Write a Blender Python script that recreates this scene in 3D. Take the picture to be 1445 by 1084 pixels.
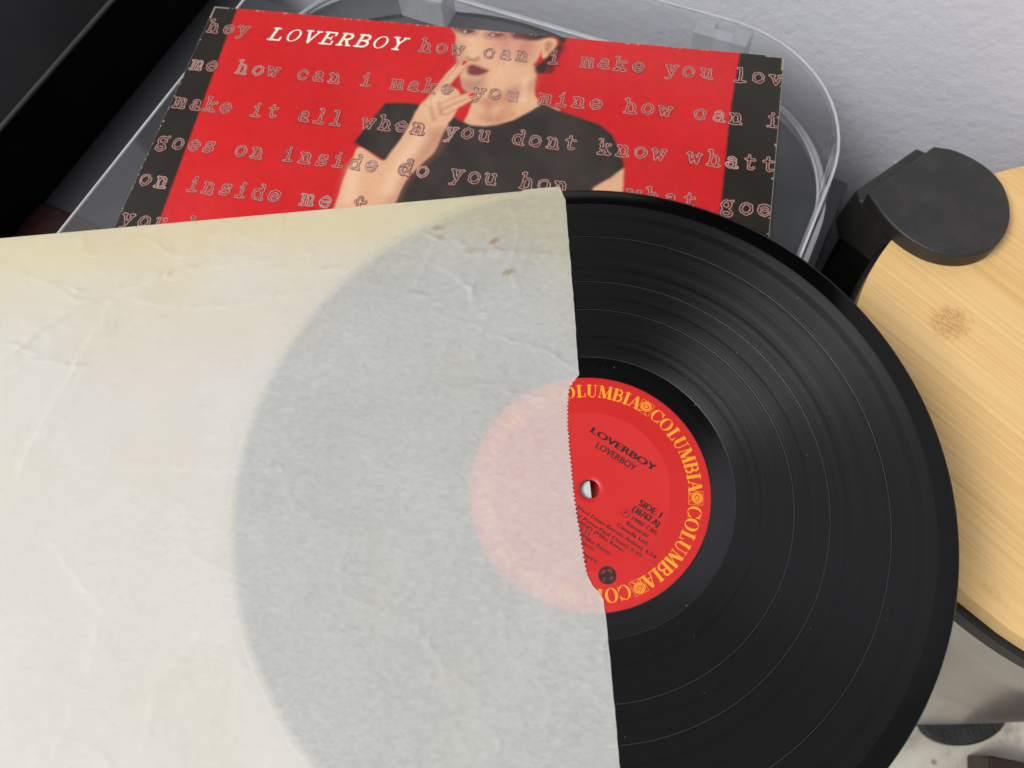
import bpy, bmesh, math, random
import numpy as np
from mathutils import Vector, Matrix
random.seed(7); np.random.seed(7)
for o in list(bpy.data.objects): bpy.data.objects.remove(o)
SC = bpy.context.scene
COL = SC.collection
PI = math.pi

# ------------------------------------------------------------------ camera, world, light
# world frame, all lengths in mm (scaled by .001 when meshes are written):
# origin = far left corner of the album jacket, x along its far edge, y away from the viewer, z up
CAM = np.array([261.74, -338.83, 324.53])
M = np.array([[0.97912, 0.14722, -0.1402], [0.19075, -0.90381, 0.38307], [-0.07032, -0.40181, -0.91302]])
cam = bpy.data.cameras.new('camera'); co = bpy.data.objects.new('camera', cam); COL.objects.link(co)
co.matrix_world = Matrix(((M[0][0], -M[0][1], -M[0][2], CAM[0]*.001), (M[1][0], -M[1][1], -M[1][2], CAM[1]*.001),
                          (M[2][0], -M[2][1], -M[2][2], CAM[2]*.001), (0, 0, 0, 1)))
cam.sensor_width = 36; cam.lens = 1150/1445*36; cam.clip_start = .01; cam.clip_end = 50
cam.dof.use_dof = True; cam.dof.focus_distance = .36; cam.dof.aperture_fstop = 13
SC.camera = co
w = bpy.data.worlds.new('World'); SC.world = w; w.use_nodes = True
w.node_tree.nodes['Background'].inputs[0].default_value = (.94, .97, 1.0, 1)
w.node_tree.nodes['Background'].inputs[1].default_value = .44
def area(name, loc, target, size, power, col):
    l = bpy.data.lights.new(name, 'AREA'); l.shape = 'RECTANGLE'; l.size = size[0]; l.size_y = size[1]; l.energy = power; l.color = col
    o = bpy.data.objects.new(name, l); COL.objects.link(o); o.location = loc
    o.rotation_euler = (Vector(target)-Vector(loc)).to_track_quat('-Z', 'Y').to_euler(); return o
area('window_light', (-.85, -1.05, 1.95), (.25, -.2, 0), (1.0, .75), 54, (1, .985, .96))
SC.view_settings.view_transform = 'Standard'; SC.view_settings.look = 'None'
SC.view_settings.exposure = 0; SC.view_settings.gamma = 1

# ------------------------------------------------------------------ helpers
F = 1150.
def ray(p): return M @ np.array([(p[0]-722.5)/F, (p[1]-542)/F, 1.])
def at(x, y, z=0.):                              # point of the horizontal plane at height z
    d = ray((x, y)); return CAM + d*(z-CAM[2])/d[2]
def RT(r, t): return (r*.968+t*.25, -r*.25+t*.968)   # furniture frame: r along the wall, t towards it
def toRT(X): return (X[0]*.968-X[1]*.25, X[0]*.25+X[1]*.968)
REC = np.array([252.46, -245.56, 6.03]); RN = np.array([.0366, -.0285, .99892])
RQ = Vector((0, 0, 1)).rotation_difference(Vector(RN))
RM = np.array(RQ.to_matrix())
def onrec(x, y, off=0.):                         # point of the record's plane, in the record's own frame
    d = ray((x, y)); c0 = REC+RN*off; s = ((c0-CAM) @ RN)/(d @ RN)
    return (CAM+d*s-REC) @ RM

def thing(name, label, cat, loc=(0, 0, 0), group=None, rot=None):
    o = bpy.data.objects.new(name, None); COL.objects.link(o); o.empty_display_size = .02
    o.location = [v*.001 for v in loc]
    if rot is not None: o.rotation_mode = 'QUATERNION'; o.rotation_quaternion = rot
    o['label'] = label; o['category'] = cat
    if group: o['group'] = group
    return o
def link(name, me, mats, parent=None, smooth=False, label=None, kind=None):
    for m in (mats if isinstance(mats, (list, tuple)) else [mats]): me.materials.append(m)
    if smooth: me.shade_smooth()
    o = bpy.data.objects.new(name, me); COL.objects.link(o)
    if parent: o.parent = parent
    if label: o['label'] = label
    if kind: o['kind'] = kind
    return o
def mesh(name, V, Fc, sub=(0, 0, 0)):
    me = bpy.data.meshes.new(name)
    V = (np.array(V, float)-np.array(sub))*.001
    me.from_pydata(V.tolist(), [], [list(map(int, f)) for f in Fc]); me.update(); return me
def prism_mesh(name, pts, z0, z1, bev=0., sub=(0, 0, 0), taper=0.):
    """closed outline (mm, counter-clockwise) raised from z0 to z1 with a rounded top edge"""
    P = np.array(pts, float); n = len(P); c = P.mean(0)
    e = np.roll(P, -1, 0)-np.roll(P, 1, 0); nr = np.stack([e[:, 1], -e[:, 0]], 1); nr /= np.linalg.norm(nr, axis=1)[:, None]+1e-9
    rings = [(0-taper, z0), ]
    if bev:
        rings = [(-taper, z0)]+[(bev*(1-math.cos(a)), z1-bev+bev*math.sin(a)) for a in (0, PI/8, PI/4, 3*PI/8, PI/2)]
    else: rings = [(-taper, z0), (0, z1)]
    V = []
    for off, z in rings: V += [(*(p-nn*off), z) for p, nn in zip(P, nr)]
    Fc = []
    for k in range(len(rings)-1):
        for i in range(n):
            j = (i+1) % n; Fc.append((k*n+i, k*n+j, (k+1)*n+j, (k+1)*n+i))
    Fc.append(list(range((len(rings)-1)*n, len(rings)*n))); Fc.append(list(range(n))[::-1])
    return mesh(name, V, Fc, sub)
def rrect(x0, x1, y0, y1, R, n=10):
    if not isinstance(R, (tuple, list)): R = (R,)*4
    out = []
    for (cx, cy, a0, r) in ((x1, y1, 0, R[0]), (x0, y1, 90, R[1]), (x0, y0, 180, R[2]), (x1, y0, 270, R[3])):
        sx = -1 if cx == x1 else 1; sy = -1 if cy == y1 else 1
        for i in range(n+1):
            a = math.radians(a0+90*i/n); out.append((cx+sx*r+r*math.cos(a), cy+sy*r+r*math.sin(a)))
    return out
def lathe(name, prof, n=192, closed=False, sub=(0, 0, 0)):
    V = []; Fc = []; m = len(prof)
    for i in range(n):
        a = 2*PI*i/n
        V += [(r*math.cos(a), r*math.sin(a), z) for r, z in prof]
    for i in range(n):
        j = (i+1) % n
        for k in range(m if closed else m-1):
            l = (k+1) % m; Fc.append((i*m+k, j*m+k, j*m+l, i*m+l))
    return mesh(name, V, Fc, sub)
def tube(name, pts, r, n=8, sub=(0, 0, 0), closed=False):
    P = np.array(pts, float); V = []; Fc = []; N = len(P)
    for i in range(N):
        a = P[(i-1) % N] if closed or i else P[0]; b = P[(i+1) % N] if closed or i < N-1 else P[-1]
        t = b-a; t /= np.linalg.norm(t)+1e-9; u = np.cross(t, (0, 0, 1.)); u /= np.linalg.norm(u)+1e-9; v = np.cross(u, t)
        V += [P[i]+r*(math.cos(2*PI*k/n)*u+math.sin(2*PI*k/n)*v) for k in range(n)]
    for i in range(N if closed else N-1):
        j = (i+1) % N
        for k in range(n): l = (k+1) % n; Fc.append((i*n+k, i*n+l, j*n+l, j*n+k))
    return mesh(name, V, Fc, sub)
def vnoise(x, y, s, seed=0):                     # smooth value noise in -1..1
    g = np.random.RandomState(seed).rand(256, 256)*2-1
    X = np.asarray(x)/s+1000.; Y = np.asarray(y)/s+1000.; xi = np.floor(X).astype(int); yi = np.floor(Y).astype(int)
    fx = X-xi; fy = Y-yi; fx = fx*fx*(3-2*fx); fy = fy*fy*(3-2*fy)
    G = lambda a, b: g[a % 256, b % 256]
    return (G(xi, yi)*(1-fx)+G(xi+1, yi)*fx)*(1-fy)+(G(xi, yi+1)*(1-fx)+G(xi+1, yi+1)*fx)*fy
def lin(r, g, b):
    f = lambda c: ((c/255+.055)/1.055)**2.4 if c > 10 else c/255/12.92
    return (f(r), f(g), f(b))

# ------------------------------------------------------------------ material helpers
class NT:
    def __init__(s, name):
        s.m = bpy.data.materials.new(name); s.m.use_nodes = True; s.t = s.m.node_tree; s.t.nodes.clear()
        s.out = s.t.nodes.new('ShaderNodeOutputMaterial')
    def n(s, typ, ins=None, **kw):
        nd = s.t.nodes.new('ShaderNode'+typ)
        for k, v in kw.items(): setattr(nd, k, v)
        for k, v in (ins or {}).items():
            if isinstance(v, bpy.types.NodeSocket): s.t.links.new(v, nd.inputs[k])
            else: nd.inputs[k].default_value = v
        return nd
    def math(s, op, a, b=0., c=0., clamp=False):
        return s.n('Math', {0: a, 1: b, 2: c}, operation=op, use_clamp=clamp).outputs[0]
    def coord(s, scale=(1, 1, 1), rot=(0, 0, 0), loc=(0, 0, 0)):
        tc = s.n('TexCoord'); return s.n('Mapping', {0: tc.outputs['Object'], 1: loc, 2: rot, 3: scale}).outputs[0]
    def noise(s, vec, scale, detail=4, rough=.55, dist=0.):
        return s.n('TexNoise', {'Vector': vec, 'Scale': scale, 'Detail': detail, 'Roughness': rough, 'Distortion': dist}).outputs[0]
    def ramp(s, fac, stops):
        nd = s.n('ValToRGB', {0: fac}); r = nd.color_ramp
        while len(r.elements) < len(stops): r.elements.new(.5)
        for e, (p, c) in zip(r.elements, stops): e.position = p; e.color = (*c, 1) if len(c) == 3 else c
        return nd.outputs[0]
    def mix(s, fac, a, b, mode='MIX'):
        nd = s.t.nodes.new('ShaderNodeMix'); nd.data_type = 'RGBA'; nd.blend_type = mode
        for i, v in ((0, fac), (6, a), (7, b)):
            if isinstance(v, bpy.types.NodeSocket): s.t.links.new(v, nd.inputs[i])
            else: nd.inputs[i].default_value = (*v, 1) if isinstance(v, tuple) and len(v) == 3 else v
        return nd.outputs[2]
    def bump(s, h, strength=.2, dist=.001):
        return s.n('Bump', {'Height': h, 'Strength': strength, 'Distance': dist}).outputs[0]
    def bsdf(s, **ins):
        nd = s.n('BsdfPrincipled')
        for k, v in ins.items():
            k = k.replace('_', ' ')
            if isinstance(v, bpy.types.NodeSocket): s.t.links.new(v, nd.inputs[k])
            else: nd.inputs[k].default_value = (*v, 1) if isinstance(v, tuple) and len(v) == 3 else v
        return nd.outputs[0]
    def end(s, sh): s.t.links.new(sh, s.out.inputs[0]); return s.m
def plain(name, col, rough=.5, bump=0., bscale=400, var=.15, dusty=0., **kw):
    t = NT(name); v = t.coord(); n1 = t.noise(v, bscale*.15, 5)
    c = t.mix(t.math('MULTIPLY', n1, var*2), col, tuple(x*.45 for x in col))
    if dusty:
        d = t.noise(v, 35, 8, .7); d2 = t.noise(v, 900, 3)
        mk = t.math('MULTIPLY', t.ramp(d, [(.45, (0, 0, 0)), (.8, (1, 1, 1))]), d2); c = t.mix(t.math('MULTIPLY', mk, dusty), c, (.35, .33, .3))
    a = dict(Base_Color=c, Roughness=t.math('ADD', rough-.05, t.math('MULTIPLY', n1, .12)), **kw)
    if bump: a['Normal'] = t.bump(t.noise(v, bscale, 4), bump, .0005)
    return t.end(t.bsdf(**a))

# ------------------------------------------------------------------ materials
def m_wall():
    t = NT('painted_plaster'); v = t.coord()
    n1 = t.noise(v, 130, 3, .5); n2 = t.noise(v, 320, 4, .6); n3 = t.noise(v, 6, 3)
    h = t.math('ADD', t.math('MULTIPLY', n1, 1.), t.math('MULTIPLY', n2, .45))
    vo = t.n('TexVoronoi', {'Vector': v, 'Scale': 22.}).outputs[0]
    fl = t.ramp(vo, [(.03, (1, 1, 1)), (.055, (0, 0, 0))]); h = t.math('ADD', h, t.math('MULTIPLY', fl, 1.2))
    c = t.mix(n3, lin(226, 226, 236), lin(218, 218, 228)); c = t.mix(t.math('MULTIPLY', fl, .6), c, (.86, .86, .86))
    return t.end(t.bsdf(Base_Color=c, Roughness=.38, Specular_IOR_Level=.5, Normal=t.bump(h, .42, .0014)))
def m_floor():
    t = NT('pale_stone'); v = t.coord()
    c = t.ramp(t.noise(v, 28, 8, .65, .5), [(.35, lin(176, 165, 146)), (.5, lin(222, 214, 198)), (.75, lin(238, 234, 222))])
    vo = t.n('TexVoronoi', {'Vector': v, 'Scale': 60.}).outputs[0]
    c = t.mix(t.ramp(vo, [(.08, (.8, .8, .8)), (.2, (0, 0, 0))]), c, lin(140, 128, 108))
    return t.end(t.bsdf(Base_Color=c, Roughness=.45))
def m_bamboo():
    t = NT('bamboo'); tc = t.n('TexCoord')
    rnd = t.n('ObjectInfo').outputs['Random']
    v = t.n('Mapping', {0: tc.outputs['Object'], 3: (6, 520, 6)}).outputs[0]
    off = t.n('VectorMath', {0: v, 1: t.n('CombineXYZ', {0: t.math('MULTIPLY', rnd, 50), 1: t.math('MULTIPLY', rnd, 90)}).outputs[0]}).outputs[0]
    n1 = t.noise(off, 1, 5, .6, .15)
    v2 = t.n('Mapping', {0: tc.outputs['Object'], 3: (10, 1500, 10)}).outputs[0]; n2 = t.noise(v2, 1, 3)
    c = t.ramp(n1, [(.3, lin(212, 166, 104)), (.45, lin(222, 182, 122)), (.6, lin(232, 196, 138)), (.8, lin(222, 178, 114))])
    c = t.mix(t.ramp(n2, [(.56, (0, 0, 0)), (.7, (.25, .25, .25))]), c, lin(192, 142, 84))
    c = t.mix(.35, c, t.mix(rnd, lin(218, 168, 98), lin(246, 210, 148)))
    sp = t.n('SeparateXYZ', {0: tc.outputs['Object']})
    # bamboo nodes (knots): dots stretched along the grain inside an oval patch
    for (kx, ky, ra, rb, ks) in KNOTS:
        dx = t.math('DIVIDE', t.math('SUBTRACT', sp.outputs[0], kx), ra); dy = t.math('DIVIDE', t.math('SUBTRACT', sp.outputs[1], ky), rb)
        d = t.math('SQRT', t.math('ADD', t.math('MULTIPLY', dx, dx), t.math('MULTIPLY', dy, dy)))
        wob = t.math('ADD', d, t.math('MULTIPLY', t.math('SUBTRACT', t.noise(tc.outputs['Object'], 170, 3), .5), 1.1))
        mk = t.ramp(wob, [(.55, (1, 1, 1)), (1., (0, 0, 0))])
        vv = t.n('Mapping', {0: tc.outputs['Object'], 3: (420, 1100, 400)}).outputs[0]
        dots = t.ramp(t.noise(vv, 1, 2, .5), [(.42, (0, 0, 0)), (.58, (1, 1, 1))])
        c = t.mix(t.math('MULTIPLY', mk, t.math('ADD', .18*ks, t.math('MULTIPLY', dots, .45*ks))), c, lin(168, 120, 66))
    return t.end(t.bsdf(Base_Color=c, Roughness=.48, Specular_IOR_Level=.35, Normal=t.bump(n2, .12, .0003)))
def m_steel():
    t = NT('brushed_steel'); tc = t.n('TexCoord'); v = t.n('Mapping', {0: tc.outputs['Object'], 3: (8, 8, 900)}).outputs[0]
    n1 = t.noise(v, 1, 4); n2 = t.noise(tc.outputs['Object'], 18, 5, .6, .8)
    c = t.mix(t.math('MULTIPLY', n2, .7), lin(186, 184, 180), lin(120, 117, 113))
    return t.end(t.bsdf(Base_Color=c, Metallic=.85, Roughness=t.math('ADD', .2, t.math('MULTIPLY', n2, .16)), Normal=t.bump(n1, .12, .0002)))
def m_clear(name, tint, gl=.09, haze=.03):
    t = NT(name)
    bf = t.n('NewGeometry').outputs['Backfacing']
    fr = t.n('Fresnel', {'IOR': t.math('ADD', 1.45, t.math('MULTIPLY', bf, 1/1.45-1.45))}).outputs[0]
    sh = t.n('MixShader', {0: fr, 1: t.n('BsdfTransparent', {0: (*tint, 1)}).outputs[0], 2: t.n('BsdfGlossy', {0: (1, 1, 1, 1), 'Roughness': gl}).outputs[0]}).outputs[0]
    d = t.n('BsdfDiffuse', {0: (.62, .63, .65, 1)}).outputs[0]
    v = t.coord(); n = t.noise(v, 25, 8, .7)
    hz = t.math('ADD', haze*.5, t.math('MULTIPLY', n, haze))
    return t.end(t.n('MixShader', {0: hz, 1: sh, 2: d}).outputs[0])
def m_vinyl(name, rough, aniso, streak=0., base=.004, spec=.5, coat=0.):
    t = NT(name); tc = t.n('TexCoord')
    sp = t.n('SeparateXYZ', {0: tc.outputs['Object']})
    r = t.math('SQRT', t.math('ADD', t.math('MULTIPLY', sp.outputs[0], sp.outputs[0]), t.math('MULTIPLY', sp.outputs[1], sp.outputs[1])))
    n1 = t.n('TexNoise', {'W': t.math('MULTIPLY', r, 2400.), 'Scale': 1., 'Detail': 6., 'Roughness': .7}, noise_dimensions='1D').outputs[0]
    n2 = t.n('TexNoise', {'W': t.math('MULTIPLY', r, 260.), 'Scale': 1., 'Detail': 3., 'Roughness': .6}, noise_dimensions='1D').outputs[0]
    nz = t.ramp(t.math('ADD', t.math('MULTIPLY', n1, .5), t.math('MULTIPLY', n2, .5)), [(.3, (0, 0, 0)), (.7, (1, 1, 1))])
    tg = t.n('Tangent', direction_type='RADIAL', axis='Z').outputs[0]
    rg = t.math('ADD', rough-streak*.5, t.math('MULTIPLY', nz, streak)) if streak else rough
    sl = t.math('MULTIPLY', spec, t.math('ADD', 1-streak*1.3, t.math('MULTIPLY', nz, streak*2.6))) if streak else spec
    dust = t.ramp(t.noise(tc.outputs['Object'], 2600, 2, .5), [(.74, (0, 0, 0)), (.82, (1, 1, 1))])
    c = t.mix(t.math('MULTIPLY', dust, .25), (base, base, base*1.1), (.25, .25, .27))
    nb = t.bump(n1, .05 if streak else 0., .00004)
    return t.end(t.bsdf(Base_Color=c, Roughness=rg, Anisotropic=aniso, Anisotropic_Rotation=.25, Tangent=tg, Specular_IOR_Level=sl, IOR=1.5, Normal=nb, Coat_Weight=coat, Coat_Roughness=.07))
def m_paper(name='aged_sleeve_paper', lo=.40, hi=.55):
    t = NT(name); v = t.coord(); tc = t.n('TexCoord')
    vf = t.coord((1, 1.7, 1), (0, 0, .2)); fib = t.noise(vf, 900, 4, .7, 1.2); cl = t.noise(vf, 330, 4, .6, .8); big = t.noise(v, 9, 4, .6)
    at_ = t.n('Attribute', attribute_name='ageing'); age = at_.outputs['Fac']
    yell = t.math('ADD', age, t.math('MULTIPLY', t.math('SUBTRACT', big, .5), .5), clamp=True)
    c = t.mix(yell, (.875, .84, .795), (.885, .80, .58))
    st = t.n('Attribute', attribute_name='stain').outputs['Fac']
    c = t.mix(st, c, (.55, .38, .16))
    mott = t.math('ADD', t.math('MULTIPLY', fib, .35), t.math('MULTIPLY', cl, .65))
    fac = t.math('ADD', t.ramp(mott, [(.3, (lo,)*3), (.7, (hi,)*3)]), t.math('MULTIPLY', t.math('SUBTRACT', t.noise(v, 22, 3), .5), .12))
    cd = t.mix(1., c, (.94, .985, 1.02), 'MULTIPLY'); ct = t.mix(1., c, (1.04, 1., .94), 'MULTIPLY')
    nb = t.bump(t.math('ADD', t.math('MULTIPLY', fib, .5), t.noise(v, 60, 5, .6)), .18, .0006)
    d = t.n('BsdfDiffuse', {0: cd, 'Normal': nb}).outputs[0]; tr = t.n('BsdfTranslucent', {0: ct, 'Normal': nb}).outputs[0]
    return t.end(t.n('MixShader', {0: fac, 1: d, 2: tr}).outputs[0])
def m_print():
    t = NT('printed_card'); c = t.n('VertexColor', layer_name='print').outputs[0]; v = t.coord()
    n = t.noise(v, 1800, 3, .6); n2 = t.noise(v, 30, 5)
    c = t.mix(t.math('MULTIPLY', n, .16), c, (.0, .0, .0)); c = t.mix(t.math('MULTIPLY', n2, .02), c, (.8, .75, .7))
    return t.end(t.bsdf(Base_Color=c, Roughness=.33, Specular_IOR_Level=.3, Normal=t.bump(t.noise(v, 500, 3), .05, .0003)))

DIA = ray((1445, 560))-ray((1300, 446))            # grain direction of the bamboo lid
g0 = at(1300, 446, -60); g1 = at(1440, 556, -60); GA = math.atan2(g1[1]-g0[1], g1[0]-g0[0])
BIN = np.array([511.4, -134.0]); BR = 142.3
def bl(p):                                        # bamboo frame (x along the grain), metres
    d = p[:2]-BIN; return ((d[0]*math.cos(GA)+d[1]*math.sin(GA))*.001, (-d[0]*math.sin(GA)+d[1]*math.cos(GA))*.001)
KNOTS = [(*bl(at(1342, 455, -60)), .011, .0125, 1.), (*bl(at(1400, 832, -60)), .008, .004, .35)]
MW, MF, MB, MS = m_wall(), m_floor(), m_bamboo(), m_steel()
M_CLEAR = m_clear('clear_plastic', (.95, .955, .96), .05, .025); M_EDGE = m_clear('plastic_edge_highlight', (.75, .76, .77), .05, .75)  # pale haze of the edge plastic paints in bevel highlights
M_CLIP = m_clear('clear_plastic_clip', (.85, .86, .87), .1, .4)
M_BLK = plain('matte_black_plastic', lin(42, 41, 40), .5, .2, 1200, .2, dusty=.16)
M_BLKG = plain('glossy_black_lacquer', (.003, .003, .0035), .3, 0, 400, .1, dusty=.015, Specular_IOR_Level=.08)
M_BLK2 = plain('black_plastic_deep', lin(20, 20, 20), .5, .1, 800)
M_PLI = plain('plinth_grey', lin(66, 69, 73), .35, .05, 1500); M_PLAT = plain('platter_rubber', lin(52, 54, 58), .6, .1, 1500)
M_CAB = plain('cabinet_charcoal', lin(54, 53, 58), .38, .05, 600)
M_ORED = plain('oxblood_card', lin(34, 2, 3), .45); M_WOODD = plain('dark_brown_wood', lin(52, 26, 16), .35, .1, 300, .5)
M_NAVY = plain('navy_plastic', lin(20, 26, 44), .4)
M_CARD = plain('raw_card', lin(214, 203, 176), .8, .2, 900, .2)
M_RED = plain('label_red_paper', lin(206, 34, 32), .42, .1, 2500, .08, Specular_IOR_Level=.4)
M_ORANGE = plain('print_orange', lin(248, 158, 34), .45, 0, 2000, .06); M_INK = plain('print_black', lin(34, 22, 22), .45, 0, 2000, .1)
M_WHITE = plain('print_cream', lin(248, 240, 222), .4, 0, 1500, .05)
M_FOIL = plain('print_pink_line', lin(255, 206, 196), .35, 0, 3000, .3); M_FOILD = plain('print_dark_line', lin(166, 42, 44), .4, 0, 3000, .3)
M_PAPER = m_paper(); M_PAPERB = m_paper('sleeve_back_paper', .2, .26); M_PRINT = m_print()
M_BAND = m_vinyl('vinyl_grooves', .44, .965, .34, base=.001, spec=.34, coat=.18); M_GAP = m_vinyl('vinyl_smooth', .1, .3, .0, base=.0015, spec=.24); M_DEAD = m_vinyl('vinyl_run_out', .14, .5, .06, base=.0015, spec=.5)
M_GAPL = m_vinyl('vinyl_gap_line', .35, .2, .0, base=.035, spec=.6)
M_DUST = plain('dust', (.5, .48, .45), .9)

# ------------------------------------------------------------------ glyph tools (implicit shapes -> meshes)
def arc(cx, cy, rx, ry, a0, a1, n=14):
    return [(cx+rx*math.cos(math.radians(a0+(a1-a0)*i/n)), cy+ry*math.sin(math.radians(a0+(a1-a0)*i/n))) for i in range(n+1)]
def sd_stroke(X, Y, pts, r):
    D = np.full(X.shape, 9.)
    for (x0, y0), (x1, y1) in zip(pts[:-1], pts[1:]):
        dx, dy = x1-x0, y1-y0; L = dx*dx+dy*dy+1e-12
        t = np.clip(((X-x0)*dx+(Y-y0)*dy)/L, 0, 1); D = np.minimum(D, np.hypot(X-x0-t*dx, Y-y0-t*dy))
    return D-r
def field(glyph, r, h, x0, x1, y0, y1, rough=0., seed=0):
    xs = np.arange(x0, x1+h, h); ys = np.arange(y0, y1+h, h); X, Y = np.meshgrid(xs, ys, indexing='ij'); D = np.full(X.shape, 9.)
    for g in glyph:
        if callable(g): D = np.minimum(D, g(X, Y))
        elif isinstance(g, tuple) and isinstance(g[0], list): D = np.minimum(D, sd_stroke(X, Y, g[0], g[1]))
        else: D = np.minimum(D, sd_stroke(X, Y, g, r))
    if rough: D = D+vnoise(X, Y, .11, seed)*rough+vnoise(X, Y, .3, seed+1)*rough*.6
    return xs, ys, D
def contour(xs, ys, D, wd):
    """thin ribbon along the zero line"""
    V = []; Fc = []
    for i in range(len(xs)-1):
        for j in range(len(ys)-1):
            c = (D[i, j], D[i+1, j], D[i+1, j+1], D[i, j+1])
            s = [v < 0 for v in c]
            if all(s) or not any(s): continue
            P = [(xs[i], ys[j]), (xs[i+1], ys[j]), (xs[i+1], ys[j+1]), (xs[i], ys[j+1])]; X = []
            for k in range(4):
                l = (k+1) % 4
                if s[k] != s[l]:
                    u = c[k]/(c[k]-c[l]); X.append((P[k][0]+(P[l][0]-P[k][0])*u, P[k][1]+(P[l][1]-P[k][1])*u))
            for a, b in zip(X[::2], X[1::2]):
                dx, dy = b[0]-a[0], b[1]-a[1]; L = math.hypot(dx, dy)
                if L < 1e-5: continue
                nx, ny = -dy/L*wd/2, dx/L*wd/2; ex, ey = dx/L*wd*.12, dy/L*wd*.12; q = len(V)
                V += [(a[0]+nx-ex, a[1]+ny-ey), (a[0]-nx-ex, a[1]-ny-ey), (b[0]-nx+ex, b[1]-ny+ey), (b[0]+nx+ex, b[1]+ny+ey)]; Fc.append((q, q+1, q+2, q+3))
    return V, Fc
def filled(xs, ys, D):
    V = []; Fc = []
    for i in range(len(xs)-1):
        for j in range(len(ys)-1):
            c = (D[i, j], D[i+1, j], D[i+1, j+1], D[i, j+1]); s = [v < 0 for v in c]
            if not any(s): continue
            P = [(xs[i], ys[j]), (xs[i+1], ys[j]), (xs[i+1], ys[j+1]), (xs[i], ys[j+1])]; X = []
            for k in range(4):
                l = (k+1) % 4
                if s[k]: X.append(P[k])
                if s[k] != s[l]:
                    u = c[k]/(c[k]-c[l]); X.append((P[k][0]+(P[l][0]-P[k][0])*u, P[k][1]+(P[l][1]-P[k][1])*u))
            if len(X) >= 3: q = len(V); V += X; Fc.append(tuple(range(q, q+len(X))))
    return V, Fc
H = lambda x0, x1, y: [(x0, y), (x1, y)]
TY = {   # typewriter lower case, x-height 1
 'o': [arc(0, .5, .4, .47, 0, 360, 24)],
 'a': [arc(-.06, .28, .3, .27, 60, 330, 16), [(.25, .1), (.25, .65)], arc(-.03, .65, .28, .3, 0, 140, 10), H(.25, .45, .03), [(.12, .52), (.25, .5)]],
 'c': [arc(0, .5, .4, .47, 42, 318, 20), [(.3, .8), (.33, .62)]],
 'd': [arc(-.06, .48, .34, .45, 0, 360, 22), [(.28, 0), (.28, 1.42)], H(.1, .28, 1.42), H(.28, .46, 0)],
 'e': [arc(0, .5, .4, .47, 0, 320, 22), H(-.38, .4, .5)],
 'g': [arc(-.05, .62, .3, .34, 0, 360, 20), arc(0, -.15, .36, .27, 0, 360, 20), [(-.25, .35), (-.2, .1)], [(.15, .9), (.4, 1.)]],
 'h': [[(-.28, 0), (-.28, 1.42)], H(-.45, -.28, 1.42), arc(0, .6, .28, .36, 180, 0, 10), [(.28, .6), (.28, 0)], H(-.45, -.12, 0), H(.12, .45, 0)],
 'i': [[(0, 0), (0, .95)], H(-.22, 0, .95), H(-.33, .33, 0), [(0, 1.25), (0, 1.32)]],
 'k': [[(-.28, 0), (-.28, 1.42)], H(-.45, -.28, 1.42), [(.3, .93), (-.25, .42)], [(-.05, .58), (.33, 0)], H(-.45, -.12, 0), H(.15, .47, 0), H(.1, .42, .93)],
 'l': [[(0, 0), (0, 1.42)], H(-.24, 0, 1.42), H(-.38, .38, 0)],
 'm': [[(-.38, 0), (-.38, .95)], H(-.5, -.38, .95), arc(-.19, .72, .19, .22, 180, 0, 8), [(0, .72), (0, 0)], arc(.19, .72, .19, .22, 180, 0, 8), [(.38, .72), (.38, 0)], H(-.5, -.28, 0), H(-.08, .1, 0), H(.3, .5, 0)],
 'n': [[(-.28, 0), (-.28, .95)], H(-.45, -.28, .95), arc(0, .6, .28, .35, 180, 0, 10), [(.28, .6), (.28, 0)], H(-.45, -.12, 0), H(.12, .45, 0)],
 's': [arc(0, .72, .28, .23, 20, 270, 12), arc(0, .25, .32, .24, 90, -160, 12), [(.3, .95), (.3, .72)], [(-.34, .25), (-.34, .02)]],
 't': [[(-.08, 1.3), (-.08, .22)], arc(.12, .22, .2, .2, 180, 330, 8), H(-.35, .3, .93)],
 'u': [[(-.28, .95), (-.28, .35)], arc(0, .35, .28, .33, 180, 360, 10), [(.28, .95), (.28, 0)], H(-.45, -.28, .95), H(.12, .28, .95), H(.28, .45, 0)],
 'v': [[(-.36, .95), (0, .02), (.36, .95)], H(-.5, -.2, .95), H(.2, .5, .95)],
 'w': [[(-.42, .95), (-.2, .02), (0, .7), (.2, .02), (.42, .95)], H(-.52, -.28, .95), H(.28, .52, .95)],
 'y': [[(-.34, .95), (.02, .05)], [(.36, .95), (-.12, -.4), (-.36, -.42)], H(-.5, -.18, .95), H(.2, .5, .95)],
}
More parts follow.
